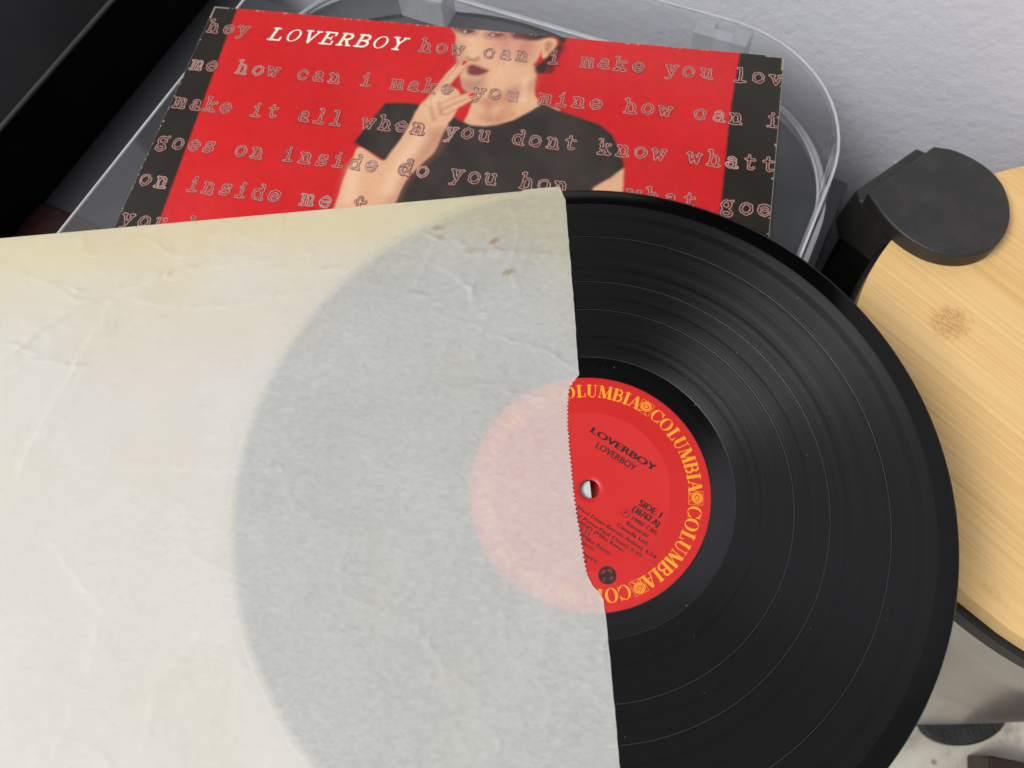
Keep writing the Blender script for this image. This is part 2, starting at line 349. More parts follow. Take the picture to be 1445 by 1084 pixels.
CAPS = {  # slab serif capitals, height 1, for the title
 'L': [([(-.2, 0), (-.2, 1)], .075), (H(-.38, .0, 1), .045), (H(-.38, .36, 0), .045), ([(.36, 0), (.36, .25)], .045)],
 'O': [lambda X, Y: np.maximum(np.hypot(X/.42, (Y-.5)/.53)-1, 1-np.hypot(X/.29, (Y-.5)/.47))*.3],
 'V': [([(-.3, 1), (0, .02)], .075), ([(0, .02), (.32, 1)], .045), (H(-.47, -.12, 1), .045), (H(.17, .47, 1), .045)],
 'E': [([(-.2, 0), (-.2, 1)], .075), (H(-.38, .33, 1), .045), (H(-.38, .36, 0), .045), (H(-.2, .16, .52), .04), ([(.33, 1), (.33, .77)], .045), ([(.36, 0), (.36, .25)], .045), ([(.17, .4), (.17, .64)], .035)],
 'R': [([(-.22, 0), (-.22, 1)], .075), (H(-.38, .05, 1), .045), (arc(.05, .76, .25, .24, 90, -90, 12), .065), (H(-.2, .05, .52), .04), ([(.03, .5), (.3, .02)], .07), (H(-.38, -.05, 0), .045), (H(.22, .46, 0), .045)],
 'B': [([(-.22, 0), (-.22, 1)], .075), (H(-.38, .05, 1), .045), (arc(.05, .76, .24, .24, 90, -90, 12), .06), (H(-.2, .05, .52), .04), (arc(.07, .26, .28, .26, 90, -90, 12), .065), (H(-.38, .07, 0), .045)],
 'Y': [([(-.3, 1), (0, .48)], .07), ([(.3, 1), (0, .48)], .045), ([(0, .5), (0, 0)], .07), (H(-.46, -.14, 1), .045), (H(.16, .46, 1), .045), (H(-.18, .18, 0), .045)],
}
def ring_(cx, cy, rx, ry, ix, iy, cut=None):
    def f(X, Y):
        D = np.maximum(np.hypot((X-cx)/rx, (Y-cy)/ry)-1, 1-np.hypot((X-cx)/ix, (Y-cy)/iy))*.2
        return np.maximum(D, cut(X, Y)) if cut else D
    return f
DID = {  # high contrast capitals for the label ring
 'C': ([ring_(.02, .5, .44, .52, .25, .485, lambda X, Y: (X-.22)), (arc(.02, .5, .42, .5, 62, 25, 6), .035), (arc(.02, .5, .42, .5, -62, -25, 6), .035), ([(.38, 1.), (.38, .68)], .03), ([(.38, .0), (.38, .3)], .02)], .92),
 'O': ([ring_(0, .5, .46, .52, .25, .485)], 1.0),
 'L': ([([(-.12, 0.05), (-.12, .95)], .115), (H(-.32, .1, .98), .027), (H(-.32, .34, .02), .027), ([(.34, .02), (.3, .3)], .035)], .78),
 'U': ([([(-.22, .25), (-.22, .95)], .115), (arc(.02, .3, .25, .3, 180, 360, 10), .035), ([(.27, .3), (.27, .98)], .03), (H(-.42, -.02, .98), .027), (H(.14, .42, .98), .027)], .94),
 'M': ([([(-.4, .0), (-.38, .98)], .03), ([(-.3, .93), (-.02, .1)], .115), ([(0, .03), (.32, .95)], .03), ([(.36, .05), (.34, .95)], .115), (H(-.52, -.28, .02), .027), (H(.2, .54, .02), .027), (H(-.5, -.24, .98), .027), (H(.24, .5, .98), .027)], 1.12),
 'B': ([([(-.2, .05), (-.2, .95)], .115), (H(-.4, .05, .98), .027), (H(-.4, .05, .02), .027), (H(-.2, .05, .53), .027), (arc(.04, .755, .22, .22, 80, -80, 10), .065), (arc(.06, .275, .26, .25, 80, -80, 10), .07)], .86),
 'I': ([([(0, .05), (0, .95)], .115), (H(-.22, .22, .98), .027), (H(-.22, .22, .02), .027)], .50),
 'A': ([([(-.32, .02), (-.02, 1.)], .03), ([(.02, .92), (.27, .06)], .115), (H(-.22, .2, .34), .027), (H(-.46, -.18, .02), .027), (H(.06, .5, .02), .027)], .92),
}
_gc = {}
def glyph_mesh(kind, ch, seed=0):
    k = (kind, ch, seed)
    if k not in _gc:
        if kind == 'line': _gc[k] = contour(*field(TY[ch], .1, .04, -.75, .75, -.7, 1.75, .045, 11+seed+ord(ch)), .082)
        elif kind == 'inner': _gc[k] = contour(*field(TY[ch], .06, .05, -.75, .75, -.7, 1.75, .05, 31+seed+ord(ch)), .04)
        elif kind == 'halo': _gc[k] = contour(*field(TY[ch], .2, .05, -.8, .8, -.8, 1.8, .03, 51+seed+ord(ch)), .05)
        elif kind == 'cap': _gc[k] = filled(*field([(g[0], g[1]+.012) if isinstance(g, tuple) else g for g in CAPS[ch]], .08, .035, -.6, .6, -.15, 1.15))
        elif kind == 'did': _gc[k] = filled(*field(DID[ch][0], .08, .035, -.62, .62, -.12, 1.12))
    return _gc[k]
class Flat:                                      # collects flat glyphs into one printed mesh
    def __init__(s): s.V = []; s.F = []
    def add(s, VF, f):
        q = len(s.V); s.V += [f(*v) for v in VF[0]]; s.F += [tuple(i+q for i in fc) for fc in VF[1]]
    def obj(s, name, mat, parent, sub=(0, 0, 0)): return link(name, mesh(name, s.V, s.F, sub), mat, parent)
def sans(text, size, extrude=0):
    """built-in font as a flat mesh: (verts in mm relative to the line's start, faces, width)"""
    c = bpy.data.curves.new('t', 'FONT'); c.body = text; c.size = size; c.resolution_u = 3
    o = bpy.data.objects.new('t', c); COL.objects.link(o)
    dg = bpy.context.evaluated_depsgraph_get(); me = bpy.data.meshes.new_from_object(o.evaluated_get(dg))
    V = [(v.co.x, v.co.y) for v in me.vertices]; Fc = [tuple(p.vertices) for p in me.polygons]
    bpy.data.objects.remove(o); bpy.data.curves.remove(c); bpy.data.meshes.remove(me)
    return V, Fc, (max(v[0] for v in V) if V else 0)

# ------------------------------------------------------------------ the setting
def quad(name, pts, mat, label=None):
    o = link(name, mesh(name, pts, [(0, 1, 2, 3)]), mat); o['kind'] = 'structure'; return o
FZ = -425.
quad('floor', [(*RT(-1500, -1500), FZ), (*RT(2200, -1500), FZ), (*RT(2200, 148), FZ), (*RT(-1500, 148), FZ)], MF)
quad('wall', [(*RT(-1500, 148), FZ), (*RT(2200, 148), FZ), (*RT(2200, 148), 2000), (*RT(-1500, 148), 2000)], MW)

wp = thing('added_dark_panel', 'black panel added out of view above the turntable to darken reflections', 'panel', (*RT(230, 132), 600))  # added, out of view: gives the record and black box a dark reflection
link('frame', prism_mesh('t', [RT(*p) for p in rrect(-420, 420, 126, 146, 1, 2)], 170, 1050, 2, (*RT(230, 132), 600)), plain('added_panel_black', (.006, .006, .007), .3), wp)
link('added_panel_face', prism_mesh('t', [RT(*p) for p in rrect(-408, 408, 124.8, 126.2, .3, 2)], 182, 1038, 0, (*RT(230, 132), 600)), plain('added_panel_face_black', (.004, .004, .005), .15), wp)
# cabinet the turntable stands on
CZ = -98.
cab = thing('cabinet', 'charcoal cabinet under the turntable, its corner showing right of the clear lid', 'cabinet', (*RT(100, -100), FZ))
sub = (*RT(100, -100), FZ)
P = [RT(*p) for p in rrect(-700, 363, -420, 99, 2, 3)]
link('cabinet_top', prism_mesh('t', P, CZ-22, CZ, 1, sub), M_CAB, cab)
P = [RT(*p) for p in rrect(-690, 355, -410, 92, 2, 3)]
link('carcass', prism_mesh('t', P, FZ+1, CZ-22.5, 1, sub), M_CAB, cab)

# black box at the left
z1 = -40.
bx = thing('black_speaker_box', 'large glossy black box with dusty top standing left of the turntable', 'box', (*RT(-250, -100), CZ))
P = [RT(*p) for p in rrect(-420, -109.5, -420, 140, 2.5, 4)]
link('casing', prism_mesh('t', P, CZ+.5, z1, 2.2, (*RT(-250, -100), CZ)), M_BLKG, bx)
link('edge_highlight', tube('t', [(*RT(-110.6, -415), z1-.9), (*RT(-110.6, 136), z1-.9)], 1.5, 8, (*RT(-250, -100), CZ)), plain('painted_edge_highlight', lin(66, 66, 66), .4, 0, 300, .5), bx, True)  # lighter tube, the highlight along the top edge put into colour
rd = link('red_folder', prism_mesh('t', [RT(*p) for p in rrect(-108, -42, -330, -116, (26, 3, 3, 3), 6)], CZ+.4, CZ+5, 1), M_ORED)
rd['label'] = 'dark red flat folder in the gap between the black box and the turntable lid'; rd['category'] = 'folder'

# ------------------------------------------------------------------ turntable
TS = (*RT(180, -90), CZ)
tt = thing('turntable', 'turntable with grey plinth under a clear plastic dust cover', 'turntable', TS)
link('plinth', prism_mesh('t', [RT(*p) for p in rrect(3, 353, -262, 98, (76, 62, 30, 30), 14)], -76, -52, 3, TS), M_PLI, tt, True)
for (r, t) in ((40, 60), (315, 50), (40, -225), (315, -225)):
    f = lathe('foot', [(0, 0), (15, 0), (17, 3), (17, 22), (0, 22)], 24)
    o = link('foot', f, M_BLK2, tt); x, y = RT(r, t); o.location = ((x-TS[0])*.001, (y-TS[1])*.001, .0004)
pl = link('platter', lathe('t', [(3, 14), (140, 14), (146, 13.5), (149, 12), (150, 8), (150, 0), (3, 0)], 128), M_PLAT, tt, False)
x, y = RT(152, -62); pl.location = ((x-TS[0])*.001, (y-TS[1])*.001, (-51-CZ)*.001)
ring = link('platter_rim', lathe('t', [(150.2, 1), (151.4, 6), (152, 12), (150.2, 13.6)], 128), plain('platter_metal', lin(150, 152, 156), .3, Metallic=.8), pl, True)
# dust cover: thin clear shell, rounded corners, drafted walls
top = rrect(8, 350, -258, 99, (80, 66, 30, 30), 16)
def ringof(off, z): 
    P = rrect(8-off, 350+off, -258-off, 99+off, (80+off, 66+off, 30+off, 30+off), 16); return [(*RT(*p), z) for p in P]
n = len(top); rings = [ringof(-3, -3), ringof(-1.5, -3.3), ringof(-.4, -4.3), ringof(0, -6), ringof(3.6, -46), ringof(4.6, -46.2), ringof(4.8, -50)]
V = [p for r_ in rings for p in r_]; Fc = [list(range(n))]
for k in range(len(rings)-1):
    for i in range(n): j = (i+1) % n; Fc.append((k*n+i, (k+1)*n+i, (k+1)*n+j, k*n+j))
lid = link('dust_cover', mesh('t', V, Fc, TS), M_CLEAR, tt)
# inner skin of the cover's walls gives the plastic its thickness at the rim
V = ringof(-2.6, -6)+ringof(1.2, -50); link('cover_inner_wall', mesh('t', V, [(i, (i+1) % n, n+(i+1) % n, n+i) for i in range(n)], TS), M_CLEAR, lid)
link('cover_top_edge', tube('t', ringof(-.8, -4.4), .75, 8, TS, True), M_EDGE, lid, True)  # edge and rim tubes carry the painted highlight lines
link('cover_bottom_rim', tube('t', ringof(3.9, -49), 1.5, 8, TS, True), M_EDGE, lid, True)
link('cover_inner_ledge', tube('t', ringof(.2, -46.), .8, 8, TS, True), M_EDGE, lid, True)
for px, py in ((1016, 62), (596, 2)):
    r0, t0 = toRT(at(px, py, -14)[:2])
    hb = link('hinge_clip', prism_mesh('t', [RT(*p) for p in rrect(r0-15, r0+15, t0-3, t0+4, 1, 3)], -26, -8, .8, TS), M_CLIP, lid)
    for s in (-1, 1):
        link('clip_lug', prism_mesh('t', [RT(*p) for p in rrect(r0+s*10-5, r0+s*10+5, t0+4.4, t0+11, 1, 3)], -26, -9, .8, TS), M_CLIP, hb)

# ------------------------------------------------------------------ bin with bamboo lid
BS = (BIN[0], BIN[1], FZ)
bn = thing('pedal_bin', 'round steel bin with bamboo lid standing right of the record', 'bin', BS)
def atbin(me, name, mat, z, parent=bn, smooth=False):
    o = link(name, me, mat, parent, smooth); o.location = (0, 0, (z-FZ)*.001); return o
atbin(lathe('t', [(118, 0), (136, 0), (139, 3), (140.5, 20), (142, 280), (142.3, 345), (141, 346), (130, 346)], 128), 'body', MS, FZ+6, smooth=True)
atbin(lathe('t', [(143, -3), (144.2, 0), (144.2, 9), (145.2, 11), (145.2, 13.5), (144, 15), (120, 15)], 128), 'black_ring', M_BLK2, -88, smooth=False)
atbin(lathe('t', [(100, 0), (138, 0), (141, 3), (141, 11), (100, 11)], 96), 'base_ring', M_BLK2, FZ+.6)
# laminated bamboo strips, each its own piece
lidb = bpy.data.objects.new('bamboo_lid', None); COL.objects.link(lidb); lidb.parent = bn; lidb.location = (0, 0, (-60-FZ)*.001); lidb.rotation_euler = (0, 0, GA)
edges = [-BR]; 
while edges[-1] < BR-12: edges.append(min(edges[-1]+random.uniform(19.2, 20.8), BR))
edges[-1] = BR
for a, b in zip(edges[:-1], edges[1:]):
    a_ = a+.03; b_ = b-.03; ys = np.linspace(a_, b_, 13); R_ = BR-.02
    out = [(math.sqrt(max(R_*R_-y*y, 0)), y) for y in ys]+[(-math.sqrt(max(R_*R_-y*y, 0)), y) for y in ys[::-1]]
    cl = [out[0]]
    for p in out[1:]:
        if math.hypot(p[0]-cl[-1][0], p[1]-cl[-1][1]) > .05: cl.append(p)
    if math.hypot(cl[0][0]-cl[-1][0], cl[0][1]-cl[-1][1]) < .05: cl.pop()
    link('bamboo_strip', prism_mesh('t', cl, -12.5, 0, .25), MB, lidb)
# hinge cover: D shaped tongue over the lid, post behind it
ha = math.radians(136.5); hx, hy = math.cos(ha), math.sin(ha)
def HL(a, b): return (BIN[0]+hx*a-hy*b, BIN[1]+hy*a+hx*b)   # a outwards, b sideways
pts = [at(x, y, -50)[:2] for x, y in [(1318, 206), (1340, 209), (1362, 217), (1384, 229), (1403, 244), (1417, 262), (1425, 285), (1426, 308), (1420, 328), (1408, 344), (1392, 355), (1370, 361), (1345, 361), (1318, 355), (1293, 343), (1268, 325), (1246, 302), (1225, 272)]]
sm = []
for i in range(len(pts)):
    a, b, c, d = pts[i-1], pts[i], pts[(i+1) % len(pts)], pts[(i+2) % len(pts)]
    for t in (0, .33, .66):
        sm.append(tuple(b) if i == len(pts)-1 and t == 0 else tuple(.5*((2*b)+(-a+c)*t+(2*a-5*b+4*c-d)*t*t+(-a+3*b-3*c+d)*t**3)) if i not in (len(pts)-1, 0, len(pts)-2) else tuple(b*(1-t)+c*t))
link('hinge_cover', prism_mesh('t', sm[::-1], -59.6, -50, 1.4, BS), M_BLK, bn, False)
blk = [HL(*p) for p in ((141, -25), (168, -27), (174, -24), (174, 22), (168, 26), (141, 25))]
hb2 = link('hinge_block', prism_mesh('t', blk, -92, -60, 2.2, BS, taper=3.), M_BLK, bn)
post = [HL(*p) for p in ((146.6, -22), (166, -24), (171, -20), (171, 20), (166, 24), (146.6, 22))]
link('hinge_post', prism_mesh('t', post, FZ+40, -92.5, 1, BS), M_BLK2, bn)
# pedal
ped = []
pc = at(1378, 1050, FZ+20)[:2]; dv = pc-BIN; pa = math.atan2(dv[1], dv[0]); ux, uy = math.cos(pa), math.sin(pa)
def PL(a, b): return (BIN[0]+ux*a-uy*b, BIN[1]+uy*a+ux*b)
o_ = [PL(130, -36)]+[PL(136+22*math.cos(math.radians(t_)), 36*math.sin(math.radians(t_))) for t_ in range(-80, 81, 10)]+[PL(130, 36)]
pd = link('pedal', prism_mesh('t', o_, FZ+10, FZ+19, 2.5, BS), M_BLK, bn)
for k in range(5):
    bb = -20+k*10
    link('pedal_rib', prism_mesh('t', [PL(144, bb-1.6), PL(153, bb-1.6), PL(153, bb+1.6), PL(144, bb+1.6)], FZ+19, FZ+20.5, .6, BS), M_BLK, pd)

# things on the floor at the bottom right corner
c = at(1412, 1086, FZ+30)
o = link('wooden_box', prism_mesh('t', rrect(c[0]-12, c[0]+60, c[1]-120, c[1]+8, 2, 3), FZ+.5, FZ+40, 2), M_WOODD)
o['label'] = 'dark brown wooden box on the floor beside the bin pedal'; o['category'] = 'box'

# ------------------------------------------------------------------ album jacket
JS = (157.5, -157.5, -2.6)
jk = thing('album_jacket', 'red and black album jacket with LOVERBOY in white lying on the clear lid', 'album cover', JS)
link('board', prism_mesh('t', rrect(-.25, 315.25, -315.25, .25, 1.6, 4), -2.6, -.06, .3, JS), M_CARD, jk)
st = .55; nx = int(315/st)+1; xs = np.linspace(0, 315, nx); ys = np.linspace(-315, 0, nx); X, Y = np.meshgrid(xs, ys, indexing='ij')
def poly_sd(pts, px=True):
    P = np.array([at(x, y, 0)[:2] for x, y in pts] if px else pts); D = np.full(X.shape, 1e9); ins = np.zeros(X.shape, bool)
    for i in range(len(P)):
        a = P[i]; b = P[(i+1) % len(P)]; d = b-a; L = d @ d+1e-9
        t = np.clip(((X-a[0])*d[0]+(Y-a[1])*d[1])/L, 0, 1); D = np.minimum(D, (X-a[0]-t*d[0])**2+(Y-a[1]-t*d[1])**2)
        c = (a[1] > Y) != (b[1] > Y); xi = (b[0]-a[0])*(Y-a[1])/(b[1]-a[1]+1e-12)+a[0]; ins ^= c & (X < xi)
    D = np.sqrt(D); return np.where(ins, -D, D)
def cr(pts, n=5):                                # smooth closed outline
    P = np.array(pts, float); out = []
    for i in range(len(P)):
        a, b, c, d = P[i-1], P[i], P[(i+1) % len(P)], P[(i+2) % len(P)]
        for k in range(n): t = k/n; out.append(tuple(.5*((2*b)+(-a+c)*t+(2*a-5*b+4*c-d)*t*t+(-a+3*b-3*c+d)*t**3)))
    return out
IMG = np.zeros(X.shape+(3,)); IMG[:] = lin(208, 26, 30)
def paint(sd, col, soft=.6, alpha=1.):
    a = np.clip(.5-sd/soft/2, 0, 1)[..., None]*alpha; IMG[:] = IMG*(1-a)+np.array(col)*a
BLKP = lin(30, 26, 20); SK = lin(226, 176, 138); SKD = lin(170, 104, 92); SKL = lin(242, 204, 168)
xl = at(335, 12, 0)[0]; xl2 = at(226, 312, 0)[0]
paint(X-(xl+(xl2-xl)*(-Y/150)), BLKP); xr = at(1044, 78, 0)[0]; xr2 = at(1013, 290, 0)[0]
paint((xr+(xr2-xr)*(-Y/115)+.8*np.sin(Y/22))-X, BLKP)
IMG *= (1+.08*vnoise(X, Y, 40, 3)+.05*vnoise(X, Y, 3, 4))[..., None]
# a generic seated figure in a black tee, head cropped by the card's far edge, one hand at the mouth
neck = cr([(676, 120), (668, 140), (661, 160), (655, 174), (664, 186), (700, 192), (740, 180), (790, 158), (764, 146), (754, 130), (756, 96), (730, 90)])
tee = [(544, 145), (575, 145), (612, 150), (640, 165), (664, 176.5), (684, 178), (701, 176), (725, 169), (748, 157), (766, 146), (786, 155), (819, 166), (847, 176), (864, 190), (874, 210), (882, 236), (861, 251), (836, 266), (834, 330), (520, 330), (555, 285), (570, 256), (560, 238), (541, 226), (520, 214), (499, 201), (523, 169.5)]
armr = [(880, 236), (861, 251), (836, 266), (836, 330), (868, 330)]
paint(poly_sd(cr(armr, 3)), SK, .8)
paint(poly_sd(neck), SK, .8)
paint(poly_sd(cr([(735, 70), (762, 96), (756, 110), (738, 118), (712, 130), (690, 138), (674, 142), (690, 150), (722, 140), (752, 128), (757, 100)])), SKD, 3, .55)
face = cr([(646, 30), (644, 52), (643, 68), (645, 84), (646, 96), (650, 110), (653, 124), (666, 133), (682, 130), (702, 122), (722, 110), (742, 98), (758, 84), (766, 60), (764, 30)])
paint(poly_sd(face), SK, .8)
ear = cr([(764, 60), (772, 54), (784, 56), (785, 66), (776, 78), (766, 82)]); paint(poly_sd(ear), SK, .7)
hair = [(724, 20), (722, 52), (735, 56), (752, 58), (764, 56), (775, 52), (786, 54), (790, 64), (782, 78), (776, 90), (768, 104), (756, 102), (757, 92), (768, 84), (786, 66), (800, 56), (802, 20)]
paint(poly_sd(cr(hair, 3)), lin(52, 34, 30), 1.2)
paint(poly_sd(cr([(640, 34), (640, 43), (652, 45), (660, 42), (660, 34)])), lin(60, 36, 34), 1.5, .8)
for ex_, ey_, k_ in ((660, 44.5, 1.), (700, 49.5, 1.2)):
    paint(poly_sd(cr([(ex_-14*k_, ey_-2), (ex_-4, ey_-7), (ex_+13*k_, ey_-4), (ex_+12*k_, ey_+4), (ex_, ey_+5), (ex_-10*k_, ey_+4)])), lin(120, 62, 62), 2.4, .7)
    paint(poly_sd(cr([(ex_-8*k_, ey_), (ex_, ey_-3), (ex_+9*k_, ey_-1), (ex_+3, ey_+2.5), (ex_-4, ey_+2.5)])), lin(46, 30, 30), .9, .85)
    paint(poly_sd(cr([(ex_-6*k_, ey_), (ex_-3, ey_-1.2), (ex_-2, ey_+1), (ex_-4.5, ey_+1.6)])), lin(226, 208, 196), .5, .8)
paint(poly_sd(cr([(712, 46), (736, 52), (752, 62), (744, 82), (728, 78), (716, 62)])), lin(150, 64, 66), 6, .5)
paint(poly_sd(cr([(644, 60), (652, 62), (656, 84), (652, 104), (645, 96)])), lin(150, 96, 120), 3, .4)
paint(poly_sd(cr([(770, 60), (778, 59), (779, 66), (773, 74), (769, 70)])), lin(170, 96, 80), 1.2, .7)
paint(poly_sd(cr([(700, 54), (722, 58), (744, 66), (734, 84), (716, 82), (704, 68)])), lin(196, 100, 96), 7, .55)   # cheek
paint(poly_sd(cr([(664, 56), (672, 60), (676, 76), (668, 82), (662, 78)])), SKL, 3, .5)
paint(poly_sd(cr([(658, 80), (668, 83), (676, 80), (674, 86), (662, 86)])), lin(140, 82, 72), 1.2, .7)
paint(poly_sd(cr([(660, 94), (668, 91), (682, 96), (690, 100), (680, 106), (668, 107), (660, 104)])), lin(120, 34, 42), 1.2, .95)
paint(poly_sd(cr([(652, 112), (668, 112), (684, 110), (676, 128), (660, 130), (652, 122)])), lin(150, 88, 92), 3, .55)
IMGt = IMG.copy(); paint(poly_sd(tee), lin(44, 36, 33), .8)
tm = np.clip(.5-poly_sd(tee), 0, 1)*(IMG[..., 0] < .1); IMG *= (1+tm*(.35*vnoise(X+Y*.5, Y, 10, 14)+.2*vnoise(X, Y, 5, 15)))[..., None]
# forearm, hand and fingers
arm = cr([(506, 208), (497, 226), (486, 250), (478, 276), (470, 300), (470, 330), (535, 330), (556, 290), (572, 256), (596, 230), (613, 214), (624, 190), (632, 172), (612, 150), (590, 154), (580, 172), (566, 196), (552, 214), (541, 227), (524, 217)], 4)
paint(poly_sd(arm), SK, .7)
paint(poly_sd(cr([(600, 190), (622, 180), (628, 186), (616, 214), (590, 236), (572, 256), (556, 288), (545, 290), (560, 258), (580, 226)])), SKD, 4, .5)
hand = cr([(590, 154), (602, 140), (614, 128), (628, 122), (644, 126), (650, 138), (644, 156), (634, 172), (618, 178), (600, 172)]); paint(poly_sd(hand), SK, .7)
def finger(pts, w, col=SK, nail=True):
    P = [at(x, y, 0)[:2] for x, y in pts]; D = np.full(X.shape, 1e9)
    for a, b in zip(P[:-1], P[1:]):
        d = b-a; L = d @ d+1e-9; t = np.clip(((X-a[0])*d[0]+(Y-a[1])*d[1])/L, 0, 1); D = np.minimum(D, np.hypot(X-a[0]-t*d[0], Y-a[1]-t*d[1]))
    paint(D-w-.35, SKD, .8, .8); paint(D-w, col, .6)
    if nail:
        a, b = P[-2], P[-1]; e = (b-a)/np.linalg.norm(b-a); c = b+e*.6; paint(np.hypot(((X-c[0])*e[0]+(Y-c[1])*e[1])/1.9, (-(X-c[0])*e[1]+(Y-c[1])*e[0])/1.)*1.4-1.4, lin(214, 40, 44), .5)
finger([(628, 158), (650, 146), (666, 137)], 1.7); finger([(622, 150), (646, 140), (664, 134)], 1.7)
finger([(604, 146), (622, 122), (636, 104), (646, 94)], 1.9); finger([(612, 142), (630, 118), (644, 102), (654, 90)], 1.9)
paint(poly_sd(cr([(598, 150), (612, 136), (626, 128), (632, 134), (618, 152), (606, 164)])), SKL, 3, .5)
# folds in the tee, collar bones, sinews
for pts_, c_, so, al in (([(700, 190), (740, 220), (780, 262)], (16, 12, 12), 5, .5), ([(790, 175), (800, 210), (790, 250)], (64, 55, 51), 5, .3), ([(640, 200), (660, 240), (670, 280)], (14, 10, 10), 6, .5), ([(846, 182), (858, 212), (862, 246)], (66, 57, 53), 3, .3), ([(560, 160), (548, 190), (540, 215)], (64, 56, 52), 4, .3),
    ([(680, 166), (700, 170), (722, 162)], (190, 122, 98), 2.5, .5), ([(692, 140), (688, 155), (690, 168)], (196, 128, 104), 2.5, .5), ([(724, 128), (716, 150), (704, 166)], (190, 122, 100), 3, .45), ([(742, 112), (738, 140)], (248, 206, 170), 2.5, .5),
    ([(500, 240), (492, 280)], (246, 208, 176), 4, .5), ([(592, 196), (566, 232), (548, 268)], (246, 210, 178), 4, .5), ([(608, 152), (612, 168)], (182, 112, 96), 1.5, .5), ([(620, 146), (622, 160)], (182, 112, 96), 1.3, .4), ([(726, 64), (718, 92), (700, 112)], (244, 196, 166), 4, .35), ([(776, 100), (782, 84), (792, 66)], (24, 14, 14), 2.5, .8)):
    P = [at(x, y, 0)[:2] for x, y in pts_]; D = np.full(X.shape, 1e9)
    for a, b in zip(P[:-1], P[1:]):
        d = b-a; L = d @ d+1e-9; t = np.clip(((X-a[0])*d[0]+(Y-a[1])*d[1])/L, 0, 1); D = np.minimum(D, np.hypot(X-a[0]-t*d[0], Y-a[1]-t*d[1]))
    k_ = np.exp(-(D/so)**2)[..., None]*al; IMG[:] = IMG*(1-k_)+np.array(lin(*c_))*k_
hl = (IMG[..., 0] < .12)*(IMG[..., 0] > .01)*(Y > -40)*(X > 150)*(X < 215); IMG *= (1+hl*.5*vnoise(X*3+Y, Y*.4, 1.6, 71))[..., None]
IMG *= (1+.05*vnoise(X, Y, .8, 72))[..., None]
# worn corners and edges of the print
edge = np.minimum(np.minimum(X, 315-X), np.minimum(-Y, Y+315)); wear = vnoise(X, Y, 1.1, 9)+.6*vnoise(X, Y, .6, 10)
cdist = np.minimum(np.hypot(X, Y), np.hypot(X-315, Y))
a = ((edge < .4+.9*np.clip(wear-.7, 0, 1)) & (wear > .75))*1. + ((edge < .9) & (cdist < 9))*.6
IMG[:] = IMG*(1-np.clip(a, 0, 1)[..., None]*.8)+np.array(lin(206, 196, 166))*np.clip(a, 0, 1)[..., None]*.8
V = np.stack([X.ravel(), Y.ravel(), np.zeros(X.size)], 1)
ii = np.arange(nx*nx).reshape(nx, nx); Fq = np.stack([ii[:-1, :-1].ravel(), ii[1:, :-1].ravel(), ii[1:, 1:].ravel(), ii[:-1, 1:].ravel()], 1)
def npmesh(name, V, Fq, sub=(0, 0, 0)):
    me = bpy.data.meshes.new(name); V = (np.asarray(V)-np.array(sub))*.001
    me.vertices.add(len(V)); me.vertices.foreach_set('co', V.astype(np.float32).ravel())
    me.loops.add(Fq.size); me.loops.foreach_set('vertex_index', Fq.astype(np.int32).ravel())
    me.polygons.add(len(Fq)); me.polygons.foreach_set('loop_start', np.arange(0, Fq.size, 4, dtype=np.int32)); me.update(calc_edges=True); me.validate(); return me
pm = npmesh('t', V, Fq, JS); ca = pm.color_attributes.new('print', 'FLOAT_COLOR', 'POINT')
ca.data.foreach_set('color', np.concatenate([IMG.reshape(-1, 3), np.ones((X.size, 1))], 1).astype(np.float32).ravel())
link('printed_front', pm, M_PRINT, jk, True)
# typewriter lines
ROWS = ['hey          how can i make you lov', 'me how can i make you mine how can i', 'make it all when you dont know whatt',
        'goes on inside do you hon    what goe', 'on inside me t', 'you know']
YB = [-18.9, -46.2, -73.4, -99.6, -124.4, -148.6]
rows = [' '*0+r for r in ROWS]
rows[0] = 'hey' + ' '*11 + 'how can i make you lov'
rows[3] = 'goes on inside do you hon   what goe'
for k, row in enumerate(rows):
    A, B, C_ = Flat(), Flat(), Flat()
    for i, ch in enumerate(row):
        if ch == ' ' or ch not in TY: continue
        x0 = 5.3+8.77*i+random.uniform(-.35, .35); y0 = YB[k]+random.uniform(-.3, .3); s = 6.1; rt = random.uniform(-.04, .04)-.01
        def f(x, y, z, dx=0, dy=0): return (min(max(x0+s*(x*math.cos(rt)-y*math.sin(rt))+dx, .2), 314.8), y0+s*(x*math.sin(rt)+y*math.cos(rt))+dy, z)
        sd = random.randint(0, 2)
        A.add(glyph_mesh('line', ch, sd), lambda x, y: f(x, y, .16)); B.add(glyph_mesh('line', ch, sd), lambda x, y: f(x, y, .08, .12, -.2))
        if random.random() < .12: A.add(glyph_mesh('inner', ch, sd), lambda x, y: f(x, y, .2))
        if random.random() < .15: B.add(glyph_mesh('halo', ch, sd), lambda x, y: f(x, y, .12))
    L = A.obj('lettering', M_FOIL, jk, JS); B.obj('lettering_shadow_line', M_FOILD, L, JS)
T = Flat()
for i, ch in enumerate('LOVERBOY'):
    x0 = 43.2+i*9.95; y0 = -20.6+i*.18
    T.add(glyph_mesh('cap', ch), lambda x, y: (x0+(x*1.04+y*.22)*8.6-1.0, y0+y*8.4, .24))
T.obj('title_lettering', M_WHITE, jk, JS)

